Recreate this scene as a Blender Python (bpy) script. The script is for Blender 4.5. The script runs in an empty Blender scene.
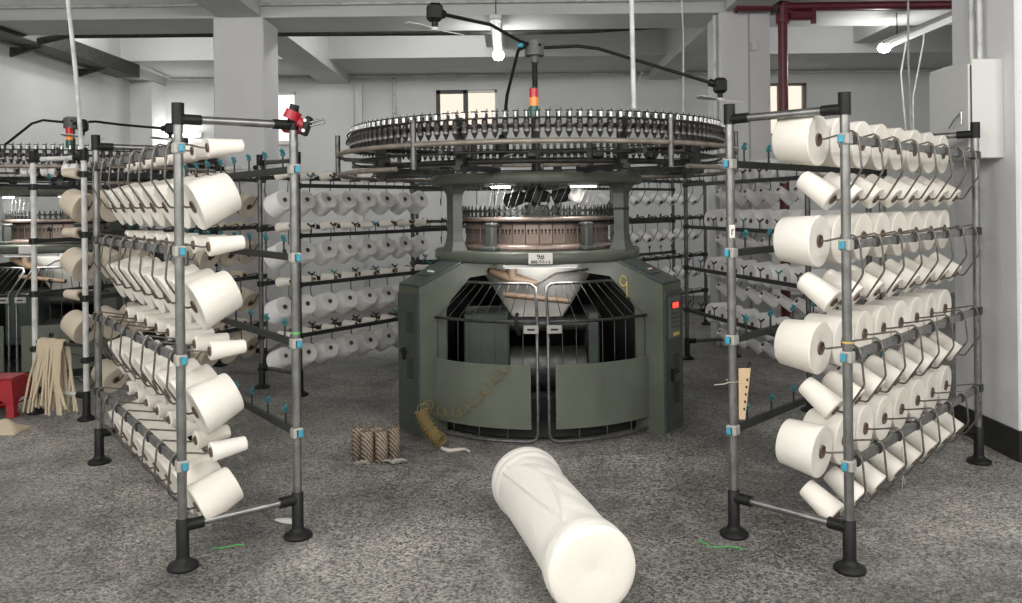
import bpy, bmesh, math, random
from mathutils import Vector, Matrix
random.seed(7)
PI = math.pi
COL = bpy.context.scene.collection
SC = bpy.context.scene

# ------------------------------------------------------------------ materials
def mat(name, col, rough=.6, metal=0., bump=None, var=None, emit=None, estr=0., spec=.5, coat=0., alpha=None):
    m = bpy.data.materials.new(name); m.use_nodes = True
    nt = m.node_tree; b = nt.nodes['Principled BSDF']
    b.inputs['Base Color'].default_value = (*col, 1); b.inputs['Roughness'].default_value = rough
    b.inputs['Metallic'].default_value = metal; b.inputs['Specular IOR Level'].default_value = spec
    b.inputs['Coat Weight'].default_value = coat
    tc = nt.nodes.new('ShaderNodeTexCoord')
    if var:                                   # (scale, second colour, low, high)
        n = nt.nodes.new('ShaderNodeTexNoise'); n.inputs['Scale'].default_value = var[0]; n.inputs['Detail'].default_value = 5
        r = nt.nodes.new('ShaderNodeMapRange'); r.inputs['From Min'].default_value = var[2]; r.inputs['From Max'].default_value = var[3]
        x = nt.nodes.new('ShaderNodeMix'); x.data_type = 'RGBA'
        x.inputs[6].default_value = (*col, 1); x.inputs[7].default_value = (*var[1], 1)
        nt.links.new(tc.outputs['Object'], n.inputs['Vector']); nt.links.new(n.outputs['Fac'], r.inputs['Value'])
        nt.links.new(r.outputs['Result'], x.inputs[0]); nt.links.new(x.outputs[2], b.inputs['Base Color'])
    if bump:                                  # (scale, strength, distance)
        n = nt.nodes.new('ShaderNodeTexNoise'); n.inputs['Scale'].default_value = bump[0]; n.inputs['Detail'].default_value = 3
        bp = nt.nodes.new('ShaderNodeBump'); bp.inputs['Strength'].default_value = bump[1]; bp.inputs['Distance'].default_value = bump[2]
        nt.links.new(tc.outputs['Object'], n.inputs['Vector']); nt.links.new(n.outputs['Fac'], bp.inputs['Height'])
        nt.links.new(bp.outputs['Normal'], b.inputs['Normal'])
    if emit:
        b.inputs['Emission Color'].default_value = (*emit, 1); b.inputs['Emission Strength'].default_value = estr
    return m

M = {}
M['wall'] = mat('plaster_wall', (.62,.63,.62), .8, var=(.7,(.54,.55,.545),.35,.7), bump=(30,.12,.01))
M['beam'] = mat('beam_paint', (.56,.575,.565), .85, var=(.9,(.49,.50,.495),.4,.7))
M['pillar'] = mat('pillar_paint', (.62,.62,.625), .8, var=(1.3,(.57,.57,.575),.4,.7), bump=(40,.1,.01))
M['pillarw'] = mat('white_pillar_paint', (.74,.74,.75), .8, var=(1.5,(.66,.66,.67),.35,.75), bump=(35,.15,.01))
M['ceil'] = mat('ceiling_paint', (.45,.46,.455), .9)
M['black'] = mat('black_plastic', (.011,.011,.011), .5, spec=.25)
M['blackm'] = mat('dark_metal', (.035,.038,.038), .45, .6, var=(20,(.07,.068,.06),.4,.7))
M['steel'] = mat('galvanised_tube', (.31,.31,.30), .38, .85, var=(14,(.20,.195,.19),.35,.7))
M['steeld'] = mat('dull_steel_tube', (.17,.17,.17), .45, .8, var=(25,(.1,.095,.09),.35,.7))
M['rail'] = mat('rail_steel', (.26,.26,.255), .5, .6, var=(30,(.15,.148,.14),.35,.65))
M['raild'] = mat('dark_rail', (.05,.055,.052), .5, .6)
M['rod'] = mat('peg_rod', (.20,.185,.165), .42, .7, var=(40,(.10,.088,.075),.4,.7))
M['white_tube'] = mat('white_painted_tube', (.62,.62,.6), .5, var=(9,(.42,.42,.4),.45,.7))
M['blue'] = mat('blue_plastic', (.04,.30,.42), .4)
M['teal'] = mat('teal_plastic', (.035,.20,.23), .4)
M['clip'] = mat('grey_clip', (.36,.35,.32), .5)
M['green'] = mat('machine_green', (.098,.110,.085), .45, var=(3,(.080,.090,.070),.35,.7), bump=(60,.05,.004))
M['greenl'] = mat('panel_green', (.122,.137,.106), .42, var=(4,(.104,.116,.091),.35,.7))
M['greend'] = mat('cabinet_dark_green', (.055,.068,.06), .4, var=(5,(.045,.055,.05),.4,.7))
M['ringgrey'] = mat('ring_grey_paint', (.135,.145,.13), .5, var=(5,(.10,.11,.10),.35,.7))
M['inshade'] = mat('interior_shade', (.028,.032,.027), .75, spec=.2)  # near-black colour that paints in the shade inside the machine
M['colgrey'] = mat('column_paint', (.075,.082,.072), .5, var=(5,(.055,.06,.055),.35,.7))
M['copper'] = mat('cam_brown_metal', (.30,.235,.20), .42, .6, var=(14,(.20,.15,.13),.35,.7))
M['slot'] = mat('slot_dark', (.01,.01,.01), .8)
M['chrome'] = mat('feeder_chrome', (.50,.50,.49), .3, .95)
M['feeder'] = mat('feeder_dark', (.05,.043,.04), .4, .3)
M['pipe'] = mat('weathered_pipe', (.33,.29,.24), .5, .4, var=(12,(.20,.17,.14),.35,.7))
M['red'] = mat('red_plastic', (.34,.012,.022), .35)
M['redpipe'] = mat('fire_pipe_red', (.11,.012,.02), .4)
M['paper'] = mat('white_plate', (.70,.68,.64), .5)
M['ink'] = mat('ink', (.012,.012,.012), .7)
M['chalk'] = mat('yellow_chalk', (.62,.42,.12), .8)
M['cream_scrap'] = mat('cream_rope', (.60,.50,.36), .9, bump=(120,.5,.01))
M['tan'] = mat('tan_card', (.58,.42,.26), .7)
M['core'] = mat('brown_card_core', (.16,.105,.075), .7)
M['wood'] = mat('spreader_wood', (.12,.08,.05), .6)
M['hose'] = mat('amber_hose', (.22,.155,.06), .35)
M['fluff'] = mat('dirty_fluff', (.5,.46,.4), .95, bump=(80,.6,.01))
M['scrapgreen'] = mat('green_thread', (.10,.42,.12), .7)
M['box'] = mat('box_paint', (.60,.60,.58), .45)
M['baseb'] = mat('black_skirting', (.012,.012,.012), .4)
M['frame'] = mat('window_frame_dark', (.02,.02,.02), .5)
M['framew'] = mat('window_frame_white', (.7,.68,.64), .5)
M['framebr'] = mat('window_frame_brown', (.16,.10,.08), .5)
M['tower_red'] = mat('tower_red', (.5,.02,.03), .3, emit=(.9,.03,.04), estr=.12)
M['tower_orange'] = mat('tower_orange', (.75,.25,.05), .3, emit=(1,.35,.05), estr=.25)
M['tower_green'] = mat('tower_green', (.02,.13,.10), .3)
M['led'] = mat('led_red', (.4,.01,.01), .4, emit=(1,.06,.04), estr=2.2)
M['lamp'] = mat('lamp_lit', (1,1,1), .4, emit=(1,.98,.94), estr=55)
M['lampsoft'] = mat('tube_lit', (1,1,1), .4, emit=(1,.98,.95), estr=9)
M['lampdim'] = mat('tube_diffuser', (.8,.8,.8), .4, emit=(1,1,1), estr=.35)
M['whitefan'] = mat('fan_blade_grey', (.55,.54,.52), .5)
M['ext'] = mat('exterior_render', (.72,.66,.58), .9)

def yarn_material(name, c1, c2):
    m = bpy.data.materials.new(name); m.use_nodes = True; nt = m.node_tree; b = nt.nodes['Principled BSDF']
    b.inputs['Roughness'].default_value = .85; b.inputs['Specular IOR Level'].default_value = .2
    oi = nt.nodes.new('ShaderNodeObjectInfo'); x = nt.nodes.new('ShaderNodeMix'); x.data_type = 'RGBA'
    x.inputs[6].default_value = (*c1,1); x.inputs[7].default_value = (*c2,1)
    nt.links.new(oi.outputs['Random'], x.inputs[0]); nt.links.new(x.outputs[2], b.inputs['Base Color'])
    tc = nt.nodes.new('ShaderNodeTexCoord'); w = nt.nodes.new('ShaderNodeTexWave'); w.bands_direction = 'Z'
    w.inputs['Scale'].default_value = 95; w.inputs['Distortion'].default_value = 2.5
    bp = nt.nodes.new('ShaderNodeBump'); bp.inputs['Strength'].default_value = .18; bp.inputs['Distance'].default_value = .003
    nt.links.new(tc.outputs['Object'], w.inputs['Vector']); nt.links.new(w.outputs['Fac'], bp.inputs['Height'])
    nt.links.new(bp.outputs['Normal'], b.inputs['Normal'])
    return m
M['yarn'] = yarn_material('cream_yarn', (.80,.755,.675), (.85,.815,.75))
M['yarnw'] = yarn_material('white_yarn', (.78,.77,.75), (.83,.82,.80))
M['yarnt'] = yarn_material('tan_yarn', (.62,.54,.43), (.68,.60,.49))

def fabric_material():
    m = bpy.data.materials.new('knit_fabric'); m.use_nodes = True; nt = m.node_tree; b = nt.nodes['Principled BSDF']
    b.inputs['Base Color'].default_value = (.80,.775,.72,1); b.inputs['Roughness'].default_value = .9; b.inputs['Specular IOR Level'].default_value = .15
    tc = nt.nodes.new('ShaderNodeTexCoord'); n = nt.nodes.new('ShaderNodeTexNoise'); n.inputs['Scale'].default_value = 9; n.inputs['Distortion'].default_value = 1.2
    bp = nt.nodes.new('ShaderNodeBump'); bp.inputs['Strength'].default_value = .25; bp.inputs['Distance'].default_value = .02
    nt.links.new(tc.outputs['Object'], n.inputs['Vector']); nt.links.new(n.outputs['Fac'], bp.inputs['Height'])
    nt.links.new(bp.outputs['Normal'], b.inputs['Normal']); return m
M['fabric'] = fabric_material()

def spiral_material():
    m = bpy.data.materials.new('roll_end_fabric'); m.use_nodes = True; nt = m.node_tree; b = nt.nodes['Principled BSDF']
    b.inputs['Base Color'].default_value = (.84,.80,.72,1); b.inputs['Roughness'].default_value = .9; b.inputs['Specular IOR Level'].default_value = .15
    tc = nt.nodes.new('ShaderNodeTexCoord'); w = nt.nodes.new('ShaderNodeTexWave'); w.wave_type = 'RINGS'; w.rings_direction = 'Z'
    w.inputs['Scale'].default_value = 40; w.inputs['Distortion'].default_value = 6; w.inputs['Detail'].default_value = 2
    bp = nt.nodes.new('ShaderNodeBump'); bp.inputs['Strength'].default_value = .3; bp.inputs['Distance'].default_value = .003
    nt.links.new(tc.outputs['Object'], w.inputs['Vector']); nt.links.new(w.outputs['Fac'], bp.inputs['Height'])
    nt.links.new(bp.outputs['Normal'], b.inputs['Normal']); return m
M['rollend'] = spiral_material()

def pattern_tube_material():
    m = bpy.data.materials.new('patterned_card_tube'); m.use_nodes = True; nt = m.node_tree; b = nt.nodes['Principled BSDF']
    b.inputs['Roughness'].default_value = .8
    tc = nt.nodes.new('ShaderNodeTexCoord'); c = nt.nodes.new('ShaderNodeTexWave'); c.wave_type = 'BANDS'; c.bands_direction = 'DIAGONAL'
    c.inputs['Scale'].default_value = 22; c.inputs['Distortion'].default_value = 3; c.inputs['Detail'].default_value = 1; c.inputs['Detail Scale'].default_value = 9
    r = nt.nodes.new('ShaderNodeValToRGB'); r.color_ramp.elements[0].color = (.07,.045,.035,1); r.color_ramp.elements[1].color = (.34,.28,.215,1)
    r.color_ramp.elements[0].position = .3; r.color_ramp.elements[1].position = .5
    nt.links.new(tc.outputs['Object'], c.inputs['Vector']); nt.links.new(c.outputs['Fac'], r.inputs['Fac']); nt.links.new(r.outputs['Color'], b.inputs['Base Color'])
    return m
M['pattern'] = pattern_tube_material()

def floor_material():
    m = bpy.data.materials.new('worn_terrazzo'); m.use_nodes = True; nt = m.node_tree; b = nt.nodes['Principled BSDF']; L = nt.links
    tc = nt.nodes.new('ShaderNodeTexCoord')
    def noise(s, d=4, dist=0):
        n = nt.nodes.new('ShaderNodeTexNoise'); n.inputs['Scale'].default_value = s; n.inputs['Detail'].default_value = d; n.inputs['Distortion'].default_value = dist
        L.new(tc.outputs['Object'], n.inputs['Vector']); return n
    def ramp(src, a, ca, c, cc):
        r = nt.nodes.new('ShaderNodeValToRGB'); r.color_ramp.elements[0].position = a; r.color_ramp.elements[0].color = (*ca,1)
        r.color_ramp.elements[1].position = c; r.color_ramp.elements[1].color = (*cc,1); L.new(src, r.inputs['Fac']); return r
    def mix(f, a, bb, mode='MIX'):
        x = nt.nodes.new('ShaderNodeMix'); x.data_type = 'RGBA'; x.blend_type = mode
        if isinstance(f, float): x.inputs[0].default_value = f
        else: L.new(f, x.inputs[0])
        L.new(a, x.inputs[6]); L.new(bb, x.inputs[7]); return x.outputs[2]
    v = nt.nodes.new('ShaderNodeTexVoronoi'); v.inputs['Scale'].default_value = 105; L.new(tc.outputs['Object'], v.inputs['Vector'])
    sep = nt.nodes.new('ShaderNodeSeparateColor'); L.new(v.outputs['Color'], sep.inputs['Color'])
    chips = ramp(sep.outputs['Red'], .0, (.052,.050,.046), 1., (.44,.42,.385))
    big = ramp(noise(.55,5,.6).outputs['Fac'], .36, (.50,.50,.50), .64, (1.22,1.22,1.22))
    med = ramp(noise(3.2,6,.8).outputs['Fac'], .35, (.72,.72,.72), .62, (1.1,1.1,1.1))
    fine = ramp(noise(28,6).outputs['Fac'], .3, (.75,.75,.75), .7, (1.2,1.2,1.2))
    c = mix(1.0, chips.outputs['Color'], big.outputs['Color'], 'MULTIPLY')
    c = mix(1.0, c, med.outputs['Color'], 'MULTIPLY'); c = mix(1.0, c, fine.outputs['Color'], 'MULTIPLY')
    L.new(c, b.inputs['Base Color'])
    rr = ramp(noise(1.6,5,.5).outputs['Fac'], .3, (.42,.42,.42), .7, (.7,.7,.7)); L.new(rr.outputs['Color'], b.inputs['Roughness'])
    bp = nt.nodes.new('ShaderNodeBump'); bp.inputs['Strength'].default_value = .15; bp.inputs['Distance'].default_value = .004
    L.new(noise(60,4).outputs['Fac'], bp.inputs['Height']); L.new(bp.outputs['Normal'], b.inputs['Normal'])
    return m
M['floor'] = floor_material()

# ------------------------------------------------------------------ mesh builder
class MB:
    def __init__(s, *mats): s.v=[]; s.f=[]; s.m=[]; s.sm=[]; s.mats=list(mats); s.cur=0
    def use(s, i): s.cur=i; return s
    def add(s, vs, fs, smooth=False):
        o=len(s.v); s.v += [tuple(v) for v in vs]
        for f in fs: s.f.append([i+o for i in f]); s.m.append(s.cur); s.sm.append(smooth)
        return s
    def box(s, c, d, R=None, bev=0.):
        x,y,z=[q/2 for q in d]; c=Vector(c)
        if bev>0:
            b=min(bev,x*.9,y*.9,z*.9); vs=[]; idx={}
            for sx in(-1,1):
                for sy in(-1,1):
                    for sz in(-1,1):
                        for k in range(3):
                            p=[sx*x,sy*y,sz*z]
                            for q in range(3):
                                if q!=k: p[q]-= (sx,sy,sz)[q]*b
                            idx[(sx,sy,sz,k)]=len(vs); vs.append(Vector(p))
            fs=[]
            for k in range(3):
                a,e=[q for q in range(3) if q!=k]
                for sg in(-1,1):
                    F=[]
                    for (sa,se) in((-1,-1),(1,-1),(1,1),(-1,1)):
                        t=[0,0,0]; t[k]=sg;t[a]=sa;t[e]=se; F.append(idx[(*t,k)])
                    fs.append(F)
            for k in range(3):
                a,e=[q for q in range(3) if q!=k]
                for sa in(-1,1):
                    for se in(-1,1):
                        F=[]
                        for (sk,kk) in((-1,a),(1,a),(1,e),(-1,e)):
                            t=[0,0,0]; t[k]=sk;t[a]=sa;t[e]=se; F.append(idx[(*t,kk)])
                        fs.append(F)
            for sx in(-1,1):
                for sy in(-1,1):
                    for sz in(-1,1): fs.append([idx[(sx,sy,sz,k)] for k in range(3)])
        else:
            vs=[Vector((i*x,j*y,k*z)) for i in(-1,1) for j in(-1,1) for k in(-1,1)]
            fs=[(0,1,3,2),(4,6,7,5),(0,4,5,1),(2,3,7,6),(0,2,6,4),(1,5,7,3)]
        if R is not None: vs=[R@v for v in vs]
        return s.add([c+v for v in vs], fs)
    def cyl(s, a, b, r, r2=None, n=12, caps=True, smooth=True):
        a=Vector(a); b=Vector(b); r2=r if r2 is None else r2
        z=(b-a).normalized(); x=z.orthogonal().normalized(); y=z.cross(x)
        vs=[]
        for i in range(n):
            t=2*PI*i/n; d=x*math.cos(t)+y*math.sin(t); vs+= [a+d*r, b+d*r2]
        fs=[(2*i,(2*i+2)%(2*n),(2*i+3)%(2*n),2*i+1) for i in range(n)]
        s.add(vs,fs,smooth)
        if caps:
            s.add([vs[2*i] for i in range(n)],[list(range(n))]); s.add([vs[2*i+1] for i in range(n)],[list(range(n))])
        return s
    def tube(s, pts, r, n=8, closed=False, caps=True):
        P=[Vector(p) for p in pts]; N=len(P); vs=[]; ref=None
        for i in range(N):
            if closed: t=(P[(i+1)%N]-P[i-1])
            else: t=P[min(i+1,N-1)]-P[max(i-1,0)]
            t.normalize()
            if ref is None: ref=t.orthogonal().normalized()
            u=(ref-t*ref.dot(t)); 
            if u.length<1e-5: u=t.orthogonal()
            u.normalize(); ref=u; w=t.cross(u)
            rr=r[i] if isinstance(r,(list,tuple)) else r
            for k in range(n):
                a=2*PI*k/n; vs.append(P[i]+(u*math.cos(a)+w*math.sin(a))*rr)
        fs=[]
        for i in range(N if closed else N-1):
            j=(i+1)%N
            for k in range(n): fs.append((i*n+k,i*n+(k+1)%n,j*n+(k+1)%n,j*n+k))
        s.add(vs,fs,True)
        if caps and not closed:
            s.add(vs[:n],[list(range(n))]); s.add(vs[-n:],[list(range(n))])
        return s
    def lathe(s, prof, n=32, c=(0,0,0), a0=0., a1=2*PI, smooth=True, closed=False):
        full=abs(a1-a0-2*PI)<1e-6; m=n if full else n+1; vs=[]; k=len(prof); c=Vector(c)
        for i in range(m):
            a=a0+(a1-a0)*i/n
            for r,z in prof: vs.append(c+Vector((r*math.cos(a),r*math.sin(a),z)))
        fs=[]
        for i in range(n):
            j=(i+1)%m
            for q in range(k if closed else k-1):
                q2=(q+1)%k; fs.append((i*k+q,j*k+q,j*k+q2,i*k+q2))
        s.add(vs,fs,smooth)
        if not full and closed:
            s.add(vs[:k],[list(range(k))]); s.add(vs[-k:],[list(range(k))])
        return s
    def prism(s, poly, h, O, X, Y):     # polygon in (X,Y) plane from O, thickness h along X x Y
        O,X,Y=Vector(O),Vector(X),Vector(Y); Z=X.cross(Y).normalized(); n=len(poly)
        vs=[O+X*a+Y*b for a,b in poly]+[O+X*a+Y*b+Z*h for a,b in poly]
        return s.add(vs,[list(range(n)),list(range(n,2*n))]+[(i,(i+1)%n,(i+1)%n+n,i+n) for i in range(n)])
    def obj(s, name, parent=None, recalc=True):
        me=bpy.data.meshes.new(name); me.from_pydata(s.v,[],s.f)
        for m in s.mats: me.materials.append(m)
        me.polygons.foreach_set('material_index', s.m); me.polygons.foreach_set('use_smooth', s.sm)
        if recalc:
            bm=bmesh.new(); bm.from_mesh(me); bmesh.ops.recalc_face_normals(bm, faces=bm.faces); bm.to_mesh(me); bm.free()
        me.update()
        o=bpy.data.objects.new(name, me); COL.objects.link(o)
        if parent: o.parent=parent
        return o

def tag(o, label=None, cat=None, group=None, kind=None):
    if label: o['label']=label
    if cat: o['category']=cat
    if group: o['group']=group
    if kind: o['kind']=kind
    return o
def empty(name, loc, rz=0, rot=None):
    o=bpy.data.objects.new(name,None); COL.objects.link(o); o.empty_display_size=.1; o.location=loc
    o.rotation_euler = rot if rot else (0,0,rz); return o
def copy_obj(o, parent):
    c=o.copy(); COL.objects.link(c); c.parent=parent; return c
def struct(o): o['kind']='structure'; return o
def frac(v): return v-math.floor(v)

# ------------------------------------------------------------------ room
PX=[(-3.29,-2.73),(2.34,2.90)]         # pillar x ranges
Z0,ZC=3.72,4.32
XL,XR,YB,YF=-6.3,8.6,14.0,-5.5
struct(MB(M['floor']).box(((XL+XR)/2,(YB+YF)/2,-.05),(XR-XL+.6,YB-YF+.6,.1)).obj('floor'))
struct(MB(M['ceil']).box(((XL+XR)/2,(YB+YF)/2,ZC+.06),(XR-XL+.6,YB-YF+.6,.12)).obj('ceiling'))
struct(MB(M['wall']).box((XL-.15,(YB+YF)/2,ZC/2),(.3,YB-YF,ZC)).obj('wall_left'))
struct(MB(M['wall']).box((XR+.15,(YB+YF)/2,ZC/2),(.3,YB-YF,ZC)).obj('wall_right'))
struct(MB(M['wall']).box(((XL+XR)/2,YF-.15,ZC/2),(XR-XL+.6,.3,ZC)).obj('wall_front'))
# back wall with three window openings
wins=[(-4.75,-3.70,2.72,3.60),(-1.27,-.22,2.93,3.60),(4.22,5.14,2.75,3.66)]
wb=MB(M['wall']); xs=XL-.3
for a,b,z0,z1 in wins:
    wb.box(((xs+a)/2,YB+.15,ZC/2),(a-xs,.3,ZC)); wb.box(((a+b)/2,YB+.15,z0/2),(b-a,.3,z0)); wb.box(((a+b)/2,YB+.15,(z1+ZC)/2),(b-a,.3,ZC-z1)); xs=b
wb.box(((xs+XR+.3)/2,YB+.15,ZC/2),(XR+.3-xs,.3,ZC)); struct(wb.obj('wall_back'))
glass=bpy.data.materials.new('window_glass'); glass.use_nodes=True
_n=glass.node_tree.nodes; _b=_n['Principled BSDF']; _b.inputs['Base Color'].default_value=(1,1,1,1); _b.inputs['Roughness'].default_value=.0; _b.inputs['Transmission Weight'].default_value=1; _b.inputs['IOR'].default_value=1.05
for i,(a,b,z0,z1) in enumerate(wins):
    fm=[M['framew'],M['frame'],M['framebr']][i]
    w=empty('window_%d'%(i+1),((a+b)/2,YB,z0)); struct(w); hw=(b-a)/2; h=z1-z0
    f=MB(M['framew'] if i<2 else M['framebr'])
    for c,d in (((0,.1,.02),(2*hw,.08,.04)),((0,.1,h-.02),(2*hw,.08,.04)),((-hw+.02,.1,h/2),(.04,.08,h)),((hw-.02,.1,h/2),(.04,.08,h)),((0,.1,h/2),(.04,.08,h))): f.box(c,d)
    f.obj('window_frame',w)
    if i==1:
        s=MB(M['frame'])
        for c,d in (((-hw/2,.02,.035),(hw,.05,.06)),((-hw/2,.02,h-.035),(hw,.05,.06)),((-hw+.03,.02,h/2),(.07,.05,h)),((-.02,.02,h/2),(.08,.05,h))): s.box(c,d)
        s.obj('sash',w)
    MB(glass).box((0,.11,h/2),(2*hw-.08,.008,h-.08)).obj('pane',w)
    MB(M['framew']).box((0,-.02,-.02),(2*hw+.1,.08,.03)).obj('window_sill',w)
# pillars, beams
n=0
def trim(mb):
    global n; n+=1; return struct(mb.obj('trim_%d'%n))
for a,b in PX: trim(MB(M['pillar']).box(((a+b)/2,9.285,Z0/2+.0),(b-a,.57,Z0),bev=.012))
trim(MB(M['beam']).box(((XL+XR)/2,9.42,(Z0+ZC)/2),(XR-XL,.78,ZC-Z0)))                 # beam over the pillars
trim(MB(M['beam']).box(((XL+XR)/2,13.2,(3.87+ZC)/2),(XR-XL,1.6,ZC-3.87)))             # beam at the back wall
for a,b in [(-3.24,-2.76),(2.40,2.86),(-6.3,-5.95),(7.9,8.4)]:
    trim(MB(M['beam']).box(((a+b)/2,11.1,(Z0+.01+ZC)/2),(b-a,2.6,ZC-Z0-.01)))
    trim(MB(M['beam']).box(((a+b)/2,13.2,(Z0+.01+3.87)/2),(b-a,1.6,3.87-Z0-.01)))
    trim(MB(M['beam']).box(((a+b)/2,4.0,(Z0+.01+ZC)/2),(b-a,10.0,ZC-Z0-.01)))
for a,b in [(5.27,5.6),(-.35,-.05)]: trim(MB(M['beam']).box(((a+b)/2,11.1,(4.02+ZC)/2),(b-a,2.6,ZC-4.02)))
trim(MB(M['beam']).box(((XL+XR)/2,2.2,(Z0+.05+ZC)/2),(XR-XL,.6,ZC-Z0-.05)))
trim(MB(M['pillar']).box((-6.12,13.72,Z0/2),(.36,.56,Z0)))                               # pilaster in the far left corner
trim(MB(M['wall']).box((-2.6,13.96,Z0/2),(.12,.08,Z0)))
# big pillar at the right with skirting
trim(MB(M['pillarw']).box((3.58,5.285,ZC/2),(1.0,.71,ZC),bev=.01))
bb=MB(M['baseb']); bb.box((3.58,5.285,.095),(1.024,.734,.19)); struct(bb.obj('baseboard_right'))
# building outside the window
o=MB(M['ext']).box((3.5,19,2.2),(14,.4,7.0)).obj('exterior_building'); tag(o,'pale beige building wall seen outside the back windows','building')

# pipes, conduits, tray
def pipe(name,pts,r,m,label,cat,n=10,group=None):
    return tag(MB(m).tube(pts,r,n).obj(name),label,cat,group)
pipe('conduit',[(-5.8,8.975,3.855),(XR-.1,8.975,3.855)],.016,M['white_tube'],'thin white conduit running along the ceiling beam face above the pillars','conduit')
pipe('conduit',[(-5.75,12.42,3.90),(-5.78,13.4,3.84),(-5.8,13.93,3.83),(8.4,13.93,3.83)],.018,M['white_tube'],'thin pale conduit running along the top of the back wall','conduit')
cond=empty('conduit',(-1.99,13.95,2.2)); tag(cond,'white conduit dropping down the back wall left of the window','conduit')
MB(M['white_tube']).tube([(-.6,0,1.88),(-.06,0,1.88),(0,0,1.84),(0,0,0)],.022,10).obj('tube',cond)
cb=MB(M['clip'])
for z in (.3,1.0,1.6): cb.box((0,.0,z),(.07,.06,.02))
cb.obj('bracket',cond)
blk=[(-5.7,9.95,3.78),(-5.2,9.95,3.80),(-2.2,9.95,3.80),(.6,9.93,3.80),(1.6,9.9,3.84),(2.3,9.88,3.90)]
pipe('ceiling_pipe',[(-5.75,9.9,3.66),(-5.4,9.9,3.74),(-3.0,9.9,3.735),(0,9.9,3.72),(1.0,9.9,3.73),(2.1,9.9,3.79),(4.,9.9,3.79),(8.4,9.9,3.77)],.045,M['blackm'],'thick dark pipe slung under the ceiling beam behind the pillars','pipe')
ct=empty('cable_tray',(-6.0,8.65,3.66)); tag(ct,'dark cable tray bracketed high along the left wall','cable tray')
t=MB(M['blackm']); t.box((0,0,.02),(.34,8.2,.02)); t.box((-.17,0,.11),(.02,8.2,.2)); t.box((.17,0,.11),(.02,8.2,.2)); t.obj('channel',ct)
MB(M['black']).tube([(0,-4.1,.17),(.02,-1,.19),(-.02,2,.17),(0,4.1,.17)],.09,8).obj('cable_bundle',ct)
for y in (-3.2,-1.6,0,1.6,3.2): MB(M['blackm']).prism([(0,0),(.42,0),(0,-.12)],.04,(-.3,y,.0),(1,0,0),(0,0,1)).obj('bracket',ct)
rp=empty('fire_pipe',(2.99,8.85,0)); tag(rp,'dark red fire pipe running up beside the right pillar and along the beam','pipe')
MB(M['redpipe']).tube([(0,0,0),(0,0,3.62)],.052,14).obj('riser',rp)
MB(M['redpipe']).tube([(-.5,-.02,3.73),(5.4,-.02,3.73)],.045,14).obj('cross_pipe',rp)
v=MB(M['redpipe']); v.cyl((0,0,3.55),(0,0,3.78),.075,n=14); v.box((.2,-.02,3.63),(.26,.1,.1),bev=.02); v.cyl((.33,-.02,3.54),(.33,-.02,3.7),.03,n=10); v.obj('valve',rp)
MB(M['redpipe']).cyl((-.5,-.02,3.73),(-.52,-.02,3.73),.07,n=14).obj('end_flange',rp)
c=MB(M['blackm']); c.box((-.1,-.02,3.73),(.04,.13,.16)); c.obj('clamp',rp)
# strip and socket on right pillar
tag(MB(M['clip']).box((2.66,8.99,1.85),(.012,.014,3.68)).obj('cable_cover'),'thin grey cable strip down the face of the right pillar','cable')
tag(MB(M['box']).box((2.72,8.985,3.33),(.07,.03,.10),bev=.006).obj('wall_socket'),'small white socket box high on the right pillar','socket')
pipe('conduit',[(2.31,9.1,3.70),(2.31,9.1,.0)],.022,M['white_tube'],'pale vertical conduit against the left side of the right pillar','conduit')
# hanging cables
pipe('hanging_cable',[(-3.48,6.17,4.3),(-3.375,6.17,3.4),(-3.30,6.17,2.6),(-3.255,6.15,2.06)],.017,M['white_tube'],'white cable hanging from the ceiling onto the white rack post','cable')
pipe('hanging_cable',[(.775,5.13,4.3),(.775,5.13,3.2),(.785,5.13,2.2)],.016,M['white_tube'],'thick white cable hanging straight down onto the machine ring','cable')
pipe('hanging_cable',[(1.63,7.75,4.3),(1.66,7.72,3.2),(1.645,7.7,2.2)],.008,M['white_tube'],'thin white cable hanging behind the ring near the right pillar','cable')
pipe('hanging_cable',[(2.2,13.4,3.8),(2.0,13.4,3.2),(1.95,13.4,2.6)],.012,M['white_tube'],'faint slanting white cable against the back wall','cable')
pipe('hanging_cable',[(3.95,8.0,4.3),(3.94,8.0,3.0),(3.98,8.0,1.7)],.010,M['white_tube'],'straight white cable hanging left of the electrical box','cable')
pipe('hanging_cable',[(5.0,10.2,3.6),(4.93,10.2,3.2),(5.06,10.2,1.5)],.011,M['white_tube'],'white cable hanging straight beside the electrical box, left strand of the pair','cable')
pipe('hanging_cable',[(5.25,10.2,4.3),(5.22,10.2,3.6),(5.08,10.2,2.9),(5.08,10.2,1.5)],.011,M['white_tube'],'white cable slanting in from the right to join the pair by the electrical box','cable')

# electrical box
eb=empty('electrical_box',(2.98,5.30,1.86)); tag(eb,'pale grey electrical box with a chrome latch on the right pillar','electrical box')
MB(M['box']).box((0,0,.31),(.20,.50,.62),bev=.006).obj('housing',eb)
MB(M['box']).box((-.108,-.005,.305),(.016,.47,.57),bev=.004).obj('door',eb)
MB(M['slot']).box((-.101,-.245,.30),(.004,.006,.56)).obj('hinge_gap',eb)
h=MB(M['chrome']); h.box((-.122,-.17,.26),(.012,.02,.09),bev=.004); h.tube([(-.125,-.16,.29),(-.15,-.12,.24),(-.15,-.08,.20)],.005,6); h.obj('latch',eb)
for dy in (0.,.09): MB(M['white_tube']).tube([(.04,-.1+dy,.62),(.04,-.1+dy,2.44)],.018,10).obj('conduit',eb)

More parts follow.
